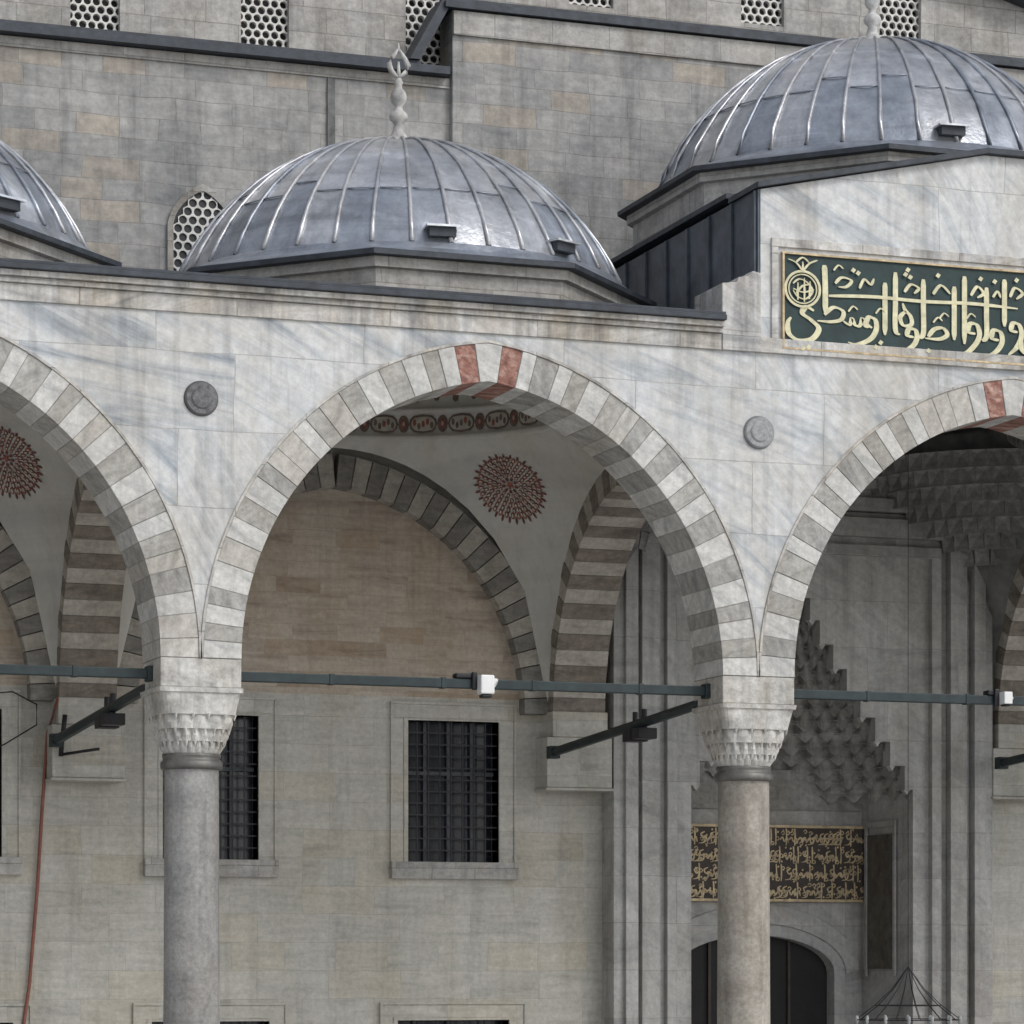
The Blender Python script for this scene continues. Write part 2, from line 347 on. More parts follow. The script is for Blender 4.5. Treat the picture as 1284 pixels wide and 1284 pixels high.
# ---------------------------------------------------------------- domes
def octring(cx,cy,R,z):
    return [(cx+R*math.cos(math.radians(22.5+45*k)),cy+R*math.sin(math.radians(22.5+45*k)),z) for k in range(8)]
def loft(mb,A,B,m=0):
    n=len(A)
    for k in range(n):
        mb.poly([A[k],A[(k+1)%n],B[(k+1)%n],B[k]],m)
def dome(cx,cy,zbot,zeave,Rb,rise,Roct,vents=()):
    P=empty("lead_dome")
    d=MB()
    loft(d,octring(cx,cy,Roct-.16,zbot),octring(cx,cy,Roct-.16,zeave-.07),0)
    loft(d,octring(cx,cy,Roct-.16,zeave-.18),octring(cx,cy,Roct-.08,zeave-.17),0)
    loft(d,octring(cx,cy,Roct-.08,zeave-.17),octring(cx,cy,Roct-.08,zeave-.06),0)
    loft(d,octring(cx,cy,Roct-.08,zeave-.06),octring(cx,cy,Roct+.04,zeave-.055),1)
    loft(d,octring(cx,cy,Roct+.04,zeave-.055),octring(cx,cy,Roct+.04,zeave),1)
    loft(d,octring(cx,cy,Roct+.04,zeave),octring(cx,cy,Roct-.02,zeave+.02),1)
    d.build("drum",[ASHL,LEADD],P,recalc=False)
    zb=zeave+.16
    c=MB()
    n=72
    def octr(t):
        a=(t-math.radians(22.5))%math.radians(45)-math.radians(22.5)
        return (Roct-.02)*math.cos(math.radians(22.5))/math.cos(a)
    rings=[]
    for s in (0,.5,1):
        rr=[]
        for k in range(n):
            t=2*math.pi*k/n; r=octr(t)*(1-s)+(Rb+.02)*s
            rr.append((cx+r*math.cos(t),cy+r*math.sin(t),zeave+.02+(zb-zeave-.02)*(s**1.3)))
        rings.append(rr)
    for i in range(2):
        for k in range(n): c.poly([rings[i][k],rings[i][(k+1)%n],rings[i+1][(k+1)%n],rings[i+1][k]],0)
    c.build("lead_collar",[LEAD[2]],P,smooth=False,recalc=False)
    R=(Rb*Rb+rise*rise)/(2*rise); zc=zb+rise-R; th0=math.asin(min(1,Rb/R))
    NS=38; rows=16
    g=MB()
    def pt(th,ph,dr=0):
        r=R+dr
        return (cx+r*math.sin(th)*math.cos(ph),cy+r*math.sin(th)*math.sin(ph),zc+r*math.cos(th))
    sub=3; ncol=NS*sub
    for i in range(rows+1):
        th=th0*(1-i/rows)+.012*(i/rows)
        for j in range(ncol): 
            ph=2*math.pi*j/ncol
            bulge=-.014*math.sin(math.pi*((j%sub)/sub))+(rnd()-.5)*.012
            g.v.append(pt(th,ph,bulge))
    seam=[random.choice([4,4,5]) for _ in range(NS)]
    pm=[[random.choice([0,0,2,2]),random.choice([0,0,1,1,1])] for _ in range(NS)]
    for i in range(rows):
        for j in range(ncol):
            s=j//sub
            g.f.append([i*ncol+j,i*ncol+(j+1)%ncol,(i+1)*ncol+(j+1)%ncol,(i+1)*ncol+j]); g.m.append(pm[s][0] if i<seam[s] else pm[s][1])
    g.build("lead_sheets",LEAD,P,smooth=True,recalc=False)
    r_=MB()
    for j in range(NS):
        ph=2*math.pi*j/NS+(rnd()-.5)*.01
        pts=[pt(th0*(1-k/12)+.03*(k/12),ph+(rnd()-.5)*.004,.012) for k in range(13)]
        r_.tube(pts,[.027-.015*(k/12) for k in range(13)],0 if rnd()<.75 else 1,6)
    for j in range(NS):
        th=th0*(1-seam[j]/rows)+.012*seam[j]/rows
        r_.tube([pt(th,2*math.pi*(j+.08+q*.21)/NS,.004) for q in range(5)],.009,1,5)
    r_.build("lead_rolls",[LEADR,LEAD[2]],P,smooth=True)
    v=MB()
    for az in vents:
        a=math.radians(az); th=th0*.96
        o=Vector(pt(th,a)); er=Vector((math.cos(a),math.sin(a),0)); et=Vector((-math.sin(a),math.cos(a),0)); ez=Vector((0,0,1))
        def bx(r0,r1,t,z0,z1,m):
            ps=[o+er*r+et*tt+ez*z for z in (z0,z1) for r,tt in ((r0,-t),(r1,-t),(r1,t),(r0,t))]
            i=len(v.v); v.v+=[tuple(p) for p in ps]
            for q in ((0,3,2,1),(4,5,6,7),(0,1,5,4),(1,2,6,5),(2,3,7,6),(3,0,4,7)): v.f.append([i+k for k in q]); v.m.append(m)
        bx(-.25,.12,.15,-.06,.035,0); bx(-.28,.17,.19,.038,.062,1)
    if vents: v.build("vent_hoods",[LEADD,LEAD[1]],P)
    f=MB(); zt=zb+rise
    prof=[(.30,-.06),(.26,.0),(.15,.05),(.10,.11),(.07,.18),(.055,.26),(.10,.30),(.115,.34),(.10,.38),(.05,.42),(.045,.47),(.085,.51),(.10,.57),(.085,.63),(.045,.68),(.04,.72),(.06,.75),(.035,.78),(.035,.80)]
    f.lathe(cx,cy,[(r,zt+z) for r,z in prof],0,20)
    for sx in (-1,1):
        pts=[(0,.80),(.09,.88),(.12,.96),(.075,1.05),(0,1.16)]
        f.tube([(cx+sx*x,cy,zt+z) for x,z in pts],[.02,.034,.036,.028,.01],0,7)
    f.tube([(cx,cy,zt+.8),(cx,cy,zt+1.0)],[.03,.012],0,6)
    f.tube([(cx,cy,zt+1.12),(cx,cy,zt+1.22)],[.02,.006],0,6)
    f.build("finial",[FIN],P,smooth=True)
    return P
dome(3.225,DY,7.3,7.9,2.65,1.74,3.03,vents=(-97,-63))
dome(-3.225,DY,7.3,7.9,2.65,1.74,3.03,vents=(-60,-97))
dome(9.675,3.3,8.8,9.66,2.75,1.90,3.2,vents=(-96,))
dome(-9.675,DY,7.3,7.9,2.65,1.74,3.03)
dome(16.125,DY,7.3,7.9,2.65,1.74,3.03)
# ---------------------------------------------------------------- portal attic (raised)
at=MB()
front=[(6.47,7.12),(12.88,7.12),(12.88,8.80),(10.05,9.42),(9.30,9.42),(6.47,8.80)]
at.prism(front,-.425,.3,0)
at.prism([(5.99,7.12),(6.467,7.12),(6.467,7.84),(6.36,7.86),(6.30,7.80),(6.19,7.78),(6.16,7.72),(5.99,7.70)],-.46,.35,1)
at.box(5.99,13.4,-.47,.30,6.95,7.117,1)
at.box(6.60,12.75,-.455,-.40,8.16,8.26,1)
at.box(6.60,6.68,-.455,-.40,7.12,8.157,1)
at.box(12.67,12.75,-.455,-.40,7.12,8.157,1)
at.build("portal_attic",[MARB,MARBW],mosque,bevel=.006)
cp=MB()
def slab(p,q,t,y0,y1,m=0):
    (x0,z0),(x1,z1)=p,q
    cp.prism([(x0,z0),(x1,z1),(x1,z1+t),(x0,z0+t)],y0,y1,m)
slab((6.40,8.80),(9.30,9.425),.06,-.52,.33); slab((9.302,9.425),(10.05,9.425),.06,-.52,.33); slab((10.052,9.425),(12.95,8.80),.06,-.52,.33)
cp.box(6.445,6.466,-.41,6.1,7.3,8.80,1)
cp.box(12.884,12.90,-.41,6.1,7.3,8.80,1)
for k in range(10):
    y=-.36+k*.66
    cp.box(6.415,6.442,y-.018,y+.018,7.3,8.79,1)
cp.box(6.38,6.56,.34,6.1,8.862,8.92,0)
cp.prism([(6.05,7.33),(6.395,7.33),(6.395,7.75),(6.2,7.62),(6.05,7.42)],.38,6.1,1)
cp.build("attic_lead",[LEADD,LEADW],mosque)
# ---------------------------------------------------------------- vaults in bays
va,vb,vz,vH=2.9,2.54,3.3,4.4; VY=2.96; RR=math.hypot(va,vb); R0=2.4
def vaultz(x,y): return vz+vH*math.sqrt(max(0,1-(x*x+y*y)/(RR*RR)))
zr=vaultz(R0,0)
PALE=flat("pale_paint",(.40,.37,.32),.8); DRED=flat("dark_red_paint",(.15,.06,.05),.8,var=.3,scale=14); CREAM=flat("cream_paint",(.5,.46,.37),.8)
def vault(b):
    cx=S*(b+.5); mb=MB(); A=polar_angles(-va,va,-vb,vb,72); n=len(A); K=9
    base=len(mb.v)
    for k in range(K+1):
        for a in A:
            r1=max(rect_r(a,-va,va,-vb,vb),R0+.001)
            r=R0+(r1-R0)*k/K
            x,y=r*math.cos(a),r*math.sin(a)
            mb.v.append((cx+x,VY+y,vaultz(x,y)))
    for k in range(K):
        for j in range(n):
            mb.f.append([base+k*n+j,base+k*n+(j+1)%n,base+(k+1)*n+(j+1)%n,base+(k+1)*n+j]); mb.m.append(0)
    prof=[(R0+.05,zr-.05),(R0-.03,zr-.04),(R0-.03,zr+.02),(R0-.005,zr+.03),(R0-.005,zr+.30),(R0-.05,zr+.31),(R0-.05,zr+.36),(R0-.01,zr+.37)]
    for k in range(1,13):
        t=k/12*math.pi/2; prof.append(((R0-.01)*math.cos(t)+.001,zr+.37+1.7*math.sin(t)))
    mb.lathe(cx,VY,prof,0,64)
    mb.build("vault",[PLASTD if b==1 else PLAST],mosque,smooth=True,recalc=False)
    if b==1: return
    o=MB(); r=R0-.012; zc=zr+.165
    NC=30
    def blob(tc,zc,wt,hz,m,rr,n=12,p=1.0):
        pts=[]
        for q in range(n):
            a=2*math.pi*q/n; ca=math.copysign(abs(math.cos(a))**p,math.cos(a)); sa=math.sin(a)
            tt=tc+wt*ca; pts.append((cx+rr*math.cos(tt),VY+rr*math.sin(tt),zc+hz*sa))
        o.poly(pts,m)
    for k in range(NC):
        t0=2*math.pi*k/NC; w=2*math.pi/NC
        blob(t0+w*.35,zc,w*.36,.12,1,r-.004,p=.6); blob(t0+w*.35,zc,w*.31,.092,2,r-.008,p=.6)
        for s in (-.22,-.11,0,.11,.22): blob(t0+w*(.35+s),zc+.03*math.sin(s*40),w*.045,.045,random.choice([0,1,1]),r-.012,8)
        blob(t0+w*.85,zc,w*.14,.11,1,r-.004); blob(t0+w*.85,zc,w*.08,.06,0,r-.010); blob(t0+w*.85,zc,w*.03,.03,2,r-.014)
    for k in range(60):
        t0=2*math.pi*k/60
        for q,(zz,rr) in enumerate(((zr+.50,R0-.02),(zr+.62,R0-.035))):
            blob(t0+(.03 if q else 0),zz,.018,.05+.02*(k%2),1,rr-.01,8)
    o.build("vault_ring_ornament",[REDP,BRNP,PALE],mosque,recalc=False)
    md=MB()
    for sx in (-1,1):
        for sy in (-1,1):
            x0,y0=sx*2.15,sy*1.98
            z0=vaultz(x0,y0); e=.01
            gx=(vaultz(x0+e,y0)-z0)/e; gy=(vaultz(x0,y0+e)-z0)/e
            nrm=Vector((gx,gy,-1)).normalized()
            rad=Vector((x0,y0,0)).normalized(); tx=Vector((-rad.y,rad.x,0)); tz=nrm.cross(tx).normalized()
            def P(u,v,off):
                p=Vector((x0,y0,z0))+tx*u+tz*v
                zz=vaultz(p.x,p.y); d=(zz-p.z); p=p+Vector((0,0,d)) if abs(d)<.15 else p
                p=p+nrm*off
                return (cx+p.x,VY+p.y,p.z)
            def petal(rr,t,l,w,m,off,n=6):
                pts=[]
                for q in range(n):
                    a=2*math.pi*q/n; du=l*math.cos(a); dv=w*math.sin(a)
                    pts.append(P((rr+du)*math.cos(t)-dv*math.sin(t),(rr+du)*math.sin(t)+dv*math.cos(t),off))
                md.poly(pts,m)
            for (rr,nn,l,w,m,o_) in ((.46,30,.045,.018,1,0),(.405,30,.05,.032,0,.5),(.405,30,.026,.014,3,.5),(.34,26,.045,.030,1,0),(.34,26,.024,.014,3,0),(.275,22,.045,.032,0,.5),(.275,22,.024,.013,2,.5),(.21,18,.04,.030,1,0),(.21,18,.020,.013,2,0),(.15,14,.035,.026,0,.5),(.15,14,.018,.011,2,.5),(.09,9,.032,.024,1,0),(.03,5,.03,.02,0,0)):
                for k in range(nn):
                    petal(rr,2*math.pi*(k+o_)/nn,l*(.85+.3*rnd()),w,m,.012+.003*m)
    md.build("pendentive_medallions",[REDP,DRED,CREAM,CREAM],mosque,recalc=False)
for b in (-2,-1,0,1,2): vault(b)
tr=MB(); trc=MB()
for i in range(-1,4):
    x=S*i
    J=[-1+2*k/38 for k in range(39)]
    arch_ring(tr,2.86,ZS,2.44,2.65,.42,x-.36,x+.36,J,lambda k,n:(0 if k%2 else 1),axis='y',shrink=.006)
    arch_core(trc,2.86,ZS,2.44,2.65,.008,.42,x-.352,x+.352,0,axis='y')
tr.build("transverse_arch_voussoirs",[D1,D2],mosque,bevel=.004)
trc.build("transverse_arch_core",[MORTD],mosque)
WY=5.72
ba=MB(); AW,AH,AT=2.55,2.82,.42
for b in (-2,-1,0,2):
    cx=S*(b+.5)
    J=[-1+2*k/42 for k in range(43)]
    arch_ring(ba,cx,ZS,AW,AH,AT,5.50,WY,J,lambda k,n:(0 if k%2 else 1),shrink=.006)
ba.build("wall_arch_voussoirs",[W1,W2],mosque,bevel=.004)
cb=MB()
for i in range(-1,4):
    x=S*i
    hw=.45
    cb.box(x-hw,x+hw,5.28,WY+.02,2.35,3.0,0)
    cb.box(x-.38,x+.38,5.26,WY+.02,3.003,3.33,0)
    cb.box(x-hw-.02,x+hw+.02,5.26,WY+.02,2.31,2.347,0)
cb.build("wall_corbels",[WALLG],mosque,bevel=.01)
# ---------------------------------------------------------------- back wall with windows
def wall_holes(mb,x0,x1,z0,z1,holes,y,depth,m=0):
    xs=sorted(set([x0,x1]+[h[0] for h in holes]+[h[1] for h in holes]))
    zs=sorted(set([z0,z1]+[h[2] for h in holes]+[h[3] for h in holes]))
    for i in range(len(xs)-1):
        for j in range(len(zs)-1):
            cxm=(xs[i]+xs[i+1])/2; czm=(zs[j]+zs[j+1])/2
            if any(h[0]<cxm<h[1] and h[2]<czm<h[3] for h in holes): continue
            mb.poly([(xs[i],y,zs[j]),(xs[i+1],y,zs[j]),(xs[i+1],y,zs[j+1]),(xs[i],y,zs[j+1])],m)
    for a,b_,c,d in holes:
        mb.poly([(a,y,c),(a,y+depth,c),(a,y+depth,d),(a,y,d)],m); mb.poly([(b_,y,c),(b_,y,d),(b_,y+depth,d),(b_,y+depth,c)],m)
        mb.poly([(a,y,d),(a,y+depth,d),(b_,y+depth,d),(b_,y,d)],m); mb.poly([(a,y,c),(b_,y,c),(b_,y+depth,c),(a,y+depth,c)],m)
bw=MB(); holes=[]
for b in (-2,-1,0,2):
    for s in (-1.61,1.61):
        xc=S*(b+.5)+s+(.03 if b==0 else 0)
        holes.append((xc-.62,xc+.62,1.38,3.20)); holes.append((xc-.76,xc+.76,-2.7,-.66))
wall_holes(bw,-13,6.95,-3.0,7.6,[h for h in holes if h[0]<7],WY,.3)
wall_holes(bw,12.4,22.5,-3.0,7.6,[h for h in holes if h[0]>7],WY,.3)
bw.build("gallery_back_wall",[WALLG],mosque,recalc=False)
lu=MB()
for b in (-2,-1,0,2):
    cx=S*(b+.5); n=36
    pts=[arch_pt(AW,AH,.05,-1+2*k/n) for k in range(n+1)]
    lu.poly([(cx+s,WY-.004,ZS+.20+z*.935) for s,z in pts][::-1],0)
lu.build("lunette_panels",[WALLT],mosque,recalc=False)
wf=MB()
for (a,b_,c,d) in holes:
    fw=.20
    wf.box(a-fw,a-.06,WY-.03,WY+.05,c,d+.03,0); wf.box(b_+.06,b_+fw,WY-.03,WY+.05,c,d+.03,0)
    wf.box(a-fw,b_+fw,WY-.03,WY+.05,d+.033,d+.20,0)
    wf.box(a-fw-.035,b_+fw+.035,WY-.05,WY+.05,d+.203,d+.235,0)
    wf.box(a-fw-.035,a-fw-.003,WY-.05,WY+.05,c,d+.20,0); wf.box(b_+fw+.003,b_+fw+.035,WY-.05,WY+.05,c,d+.20,0)
    wf.box(a-.057,a,WY-.040,WY+.25,c,d,0); wf.box(b_,b_+.057,WY-.040,WY+.25,c,d,0); wf.box(a-.057,b_+.057,WY-.040,WY+.25,d,d+.03,0)
    wf.box(a-fw-.04,b_+fw+.04,WY-.12,WY+.25,c-.22,c-.003,3)
    wf.poly([(a,WY+.26,c),(b_,WY+.26,c),(b_,WY+.26,d),(a,WY+.26,d)],1)
    nx,nz=8,12
    for k in range(1,nx): 
        x=a+(b_-a)*k/nx; wf.box(x-.009,x+.009,WY+.07,WY+.088,c,d,2)
    for k in range(1,nz):
        z=c+(d-c)*k/nz; wf.box(a,b_,WY+.06,WY+.069,z-.009,z+.009,2)
    for x in (a+.3,(a+b_)/2,b_-.3): wf.box(x-.02,x+.02,WY+.2,WY+.255,c,d,4)
    wf.box(a,b_,WY+.198,WY+.253,c+(d-c)*.62,c+(d-c)*.62+.05,4)
wf.build("windows",[WALLG,GLASS,BLACK,ASHL,flat("window_wood",(.07,.08,.09),.6)],mosque)
# ---------------------------------------------------------------- portal (centre bay)
pc=9.69
po=MB()
steps=[(2.76,2.62,5.30,6.42),(2.617,2.45,5.22,6.30),(2.447,2.37,5.38,6.12),(2.367,2.12,5.28,6.04),(2.117,2.0,5.42,5.80),(1.997,1.86,5.32,5.68)]
for (ho,hi,y,zt) in steps:
    for sg in (-1,1):
        a,b_=sorted((pc+sg*ho,pc+sg*hi)); po.box(a,b_,y,5.9,-3,zt,0)
    po.box(pc-hi+.001,pc+hi-.001,y,5.9,zt-(ho-hi),zt,0)
po.box(pc-2.9,pc+2.9,5.12,5.9,6.423,6.53,0)
po.box(pc-2.95,pc+2.95,5.06,5.9,6.533,6.62,0)
po.box(pc-2.76,pc+2.76,5.5,5.9,6.0,7.4,0)
tiers=[(2.42,1.62),(2.74,1.50),(3.06,1.28),(3.38,1.06),(3.70,.84),(4.02,.64),(4.34,.44),(4.66,.24),(4.95,.10)]
YP=5.42
for sg in (-1,1):
    a,b_=sorted((pc+sg*1.857,pc+sg*1.62)); po.box(a,b_,YP,7.0,-3,2.42,0)
for k in range(1,len(tiers)):
    z0=tiers[k-1][0]; z1=tiers[k][0]; w=tiers[k][1]
    for sg in (-1,1):
        a,b_=sorted((pc+sg*1.857,pc+sg*w)); po.box(a,b_,YP,YP+.22,z0+.001,z1,0)
        x=pc+sg*(w+.04)
        po.prism([(x-.05,z0),(x,z0-.07),(x+.05,z0)],YP+.02,YP+.12,0)
po.box(pc-1.857,pc+1.857,YP,YP+.22,4.951,5.55,0)
po.box(pc-1.64,pc+1.64,7.3,7.4,-3,2.6,0)
def arc(cx,r,zc,n=16,flatn=.42):
    return [(cx+r*math.cos(math.pi*k/n),zc+r*flatn*math.sin(math.pi*k/n)) for k in range(n+1)]
dr=1.2; zsd=-.05
o=arc(pc,dr,zsd,20,.43)
for k in range(len(o)-1):
    (xa,za),(xb,zb)=o[k],o[k+1]
    po.poly([(xa,7.0,za),(xb,7.0,zb),(xb,7.0,2.6),(xa,7.0,2.6)],0)
    po.poly([(xa,7.0,za),(xb,7.0,zb),(xb,7.35,zb),(xa,7.35,za)],0)
for sg in (-1,1):
    a,b_=sorted((pc+sg*1.66,pc+sg*dr)); po.box(a,b_,7.0,7.35,-3,zsd,0); po.poly([(a,7.0,zsd),(b_,7.0,zsd),(b_,7.0,2.6),(a,7.0,2.6)],0)
o1=arc(pc,dr+.16,zsd,24,.50); o2=arc(pc,dr+.36,zsd,24,.60)
for k in range(24):
    po.poly([(o1[k][0],6.95,o1[k][1]),(o1[k+1][0],6.95,o1[k+1][1]),(o2[k+1][0],6.95,o2[k+1][1]),(o2[k][0],6.95,o2[k][1])],0)
    po.poly([(o1[k][0],6.95,o1[k][1]),(o1[k+1][0],6.95,o1[k+1][1]),(o1[k+1][0],7.0,o1[k+1][1]),(o1[k][0],7.0,o1[k][1])],0)
    po.poly([(o2[k][0],6.95,o2[k][1]),(o2[k+1][0],6.95,o2[k+1][1]),(o2[k+1][0],7.0,o2[k+1][1]),(o2[k][0],7.0,o2[k][1])],0)
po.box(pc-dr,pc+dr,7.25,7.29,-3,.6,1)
for x in (-.6,0,.05,.6): po.box(pc+x-.02,pc+x+.02,7.2,7.248,-3,.45,2)
po.box(pc+1.585,pc+1.618,5.95,6.75,.0,1.85,3)
po.box(pc+1.57,pc+1.60,5.88,5.94,-.1,1.95,0); po.box(pc+1.57,pc+1.60,6.76,6.82,-.1,1.95,0); po.box(pc+1.57,pc+1.60,5.88,6.82,1.953,2.03,0)
po.build("portal",[PORT,DARK,flat("door_wood",(.04,.03,.025),.6),flat("niche_panel",(.10,.09,.075),.7,var=.4)],mosque,bevel=0,recalc=False)
mq=MB()
def tierwall(z0,z1,w0,d0,w1,d1,cells,yf):
    n=cells*6; sN=5
    base=len(mq.v)
    for s in range(sN+1):
        ss=s/sN
        for j in range(n+1):
            ph=math.pi*j/n
            m=abs(math.cos(math.pi*cells*j/n))
            f=ss**(1+1.8*(1-m)) if ss>0 else 0
            bulge=.08*(1-m)*math.sin(math.pi*ss)
            w=w0+(w1-w0)*f+bulge; d=d0+(d1-d0)*f+bulge
            z=z0+(z1-z0)*ss-(.10*(m**3) if s==0 else 0)
            mq.v.append((pc+w*math.cos(ph),yf+d*math.sin(ph),z))
    for s in range(sN):
        for j in range(n):
            mq.f.append([base+s*(n+1)+j,base+s*(n+1)+j+1,base+(s+1)*(n+1)+j+1,base+(s+1)*(n+1)+j]); mq.m.append(0)
for k in range(len(tiers)-1):
    z0,w0=tiers[k]; z1,w1=tiers[k+1]
    g=1-k/(len(tiers)-1); g1=1-(k+1)/(len(tiers)-1)
    zm=(z0+z1)/2; wm=(w0+w1)/2; gm=(g+g1)/2
    # two finer courses per step
    tierwall(z0-.03,zm+.01,w0-.02,1.6*g+.1,wm-.02,1.6*gm+.1,max(5,15-k),YP+.15)
    tierwall(zm-.01,z1+.02,wm-.02,1.6*gm+.1,w1-.02,1.6*g1+.1,max(4,14-k),YP+.15)
mq.box(pc-1.64,pc+1.64,6.95,7.1,2.2,2.75,0)
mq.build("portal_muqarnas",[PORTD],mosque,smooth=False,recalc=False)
# stalactite corners of the centre-bay vault
mc=MB()
def cell3(x,y,dx,dy,w,h,z,out):
    tx,ty=-dy,dx
    A=[(x-tx*w/2,y-ty*w/2),(x+tx*w/2,y+ty*w/2)]
    f0=(A[0][0]+dx*out,A[0][1]+dy*out,z+h); f1=(A[1][0]+dx*out,A[1][1]+dy*out,z+h)
    mid=(x+dx*out*.25,y+dy*out*.25,z+h*.72)
    m0=(A[0][0]+dx*out*.75,A[0][1]+dy*out*.75,z+h*.35); m1=(A[1][0]+dx*out*.75,A[1][1]+dy*out*.75,z+h*.35)
    b0=(A[0][0]+dx*out*.5,A[0][1]+dy*out*.5,z-.04)
    mc.poly([b0,m0,mid],0); mc.poly([m0,f0,mid],0); mc.poly([f0,f1,mid],0); mc.poly([f1,m1,mid],0)
    b1=(A[1][0]+dx*out*.5,A[1][1]+dy*out*.5,z-.04)
    mc.poly([m1,b1,mid],0); mc.poly([b1,b0,mid],0)
    mc.poly([f0,f1,(f1[0]-dx*out*2,f1[1]-dy*out*2,f1[2]),(f0[0]-dx*out*2,f0[1]-dy*out*2,f0[2])],0)
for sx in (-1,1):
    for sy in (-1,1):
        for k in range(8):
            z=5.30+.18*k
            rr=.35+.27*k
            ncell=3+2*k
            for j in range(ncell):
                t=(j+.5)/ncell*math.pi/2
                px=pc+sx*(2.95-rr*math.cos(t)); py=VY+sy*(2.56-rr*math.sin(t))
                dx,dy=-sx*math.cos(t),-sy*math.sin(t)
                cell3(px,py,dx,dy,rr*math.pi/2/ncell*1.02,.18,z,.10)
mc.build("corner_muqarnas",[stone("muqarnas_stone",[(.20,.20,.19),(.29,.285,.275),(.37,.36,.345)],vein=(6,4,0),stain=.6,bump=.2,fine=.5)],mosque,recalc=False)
# ---------------------------------------------------------------- calligraphy strokes
def catmull(P,n=10):
    out=[]; Q=[P[0]]+list(P)+[P[-1]]
    for i in range(1,len(Q)-2):
        p0,p1,p2,p3=Q[i-1],Q[i],Q[i+1],Q[i+2]
        for k in range(n):
            t=k/n; out.append(tuple(.5*((2*p1[d])+(-p0[d]+p2[d])*t+(2*p0[d]-5*p1[d]+4*p2[d]-p3[d])*t*t+(-p0[d]+3*p1[d]-3*p2[d]+p3[d])*t**3) for d in (0,1)))
    out.append(tuple(P[-1])); return out
def stroke(mb,P,w,org,sx,sz,y,m=0,pen=20,th=.012,taper=True,minw=.45):
    C=catmull(P) if len(P)>2 else [tuple(P[0]),tuple(((P[0][0]+P[1][0])/2,(P[0][1]+P[1][1])/2)),tuple(P[1])]
    L=[];R=[];N=len(C)
    for i,(x,z) in enumerate(C):
        a=C[max(0,i-1)]; b=C[min(N-1,i+1)]
        dx,dz=b[0]-a[0],b[1]-a[1]; l=math.hypot(dx,dz) or 1; dx/=l;dz/=l
        ang=math.atan2(dz,dx)-math.radians(pen)
        ww=w*(minw+(1-minw)*abs(math.sin(ang)))
        t=i/(N-1)
        if taper: ww*=min(1,.35+4*(1-t))*min(1,.6+4*t)
        nx,nz=-dz*ww/2,dx*ww/2
        L.append((x+nx,z+nz)); R.append((x-nx,z-nz))
    f=lambda p,yy:(org[0]+p[0]*sx,yy,org[1]-p[1]*sz)
    for i in range(N-1):
        q=[L[i],L[i+1],R[i+1],R[i]]
        mb.poly([f(p,y) for p in q],m)
        mb.poly([f(L[i],y),f(L[i+1],y),f(L[i+1],y+th),f(L[i],y+th)],m); mb.poly([f(R[i],y),f(R[i+1],y),f(R[i+1],y+th),f(R[i],y+th)],m)
def dot(mb,x,z,r,org,sx,sz,y,m=0):
    mb.poly([(org[0]+(x+dx*r)*sx,y,org[1]-(z+dz*r)*sz) for dx,dz in ((-1,.25),(-.15,-1),(1,-.25),(.15,1))],m)
insc=empty("calligraphy_panel")
pb=MB()
pb.box(6.75,12.6,-.447,-.40,7.03,8.08,0)
for bx_ in ((6.72,12.63,8.083,8.105),(6.72,12.63,7.005,7.027)): pb.box(bx_[0],bx_[1],-.475,-.40,bx_[2],bx_[3],1)
pb.box(6.724,6.748,-.473,-.40,7.03,8.08,1); pb.box(12.602,12.626,-.473,-.40,7.03,8.08,1)
pb.build("board",[GRN,GOLDB],insc)
cl=MB(); org=(6.75,8.08); sx=1/98.7; sz=1/110.0; Yc=-.462
cnt=[0]
def ST(P,w=8,**k):
    cnt[0]+=1
    stroke(cl,P,w,org,sx,sz,Yc-.00035*(cnt[0]%40),**k)
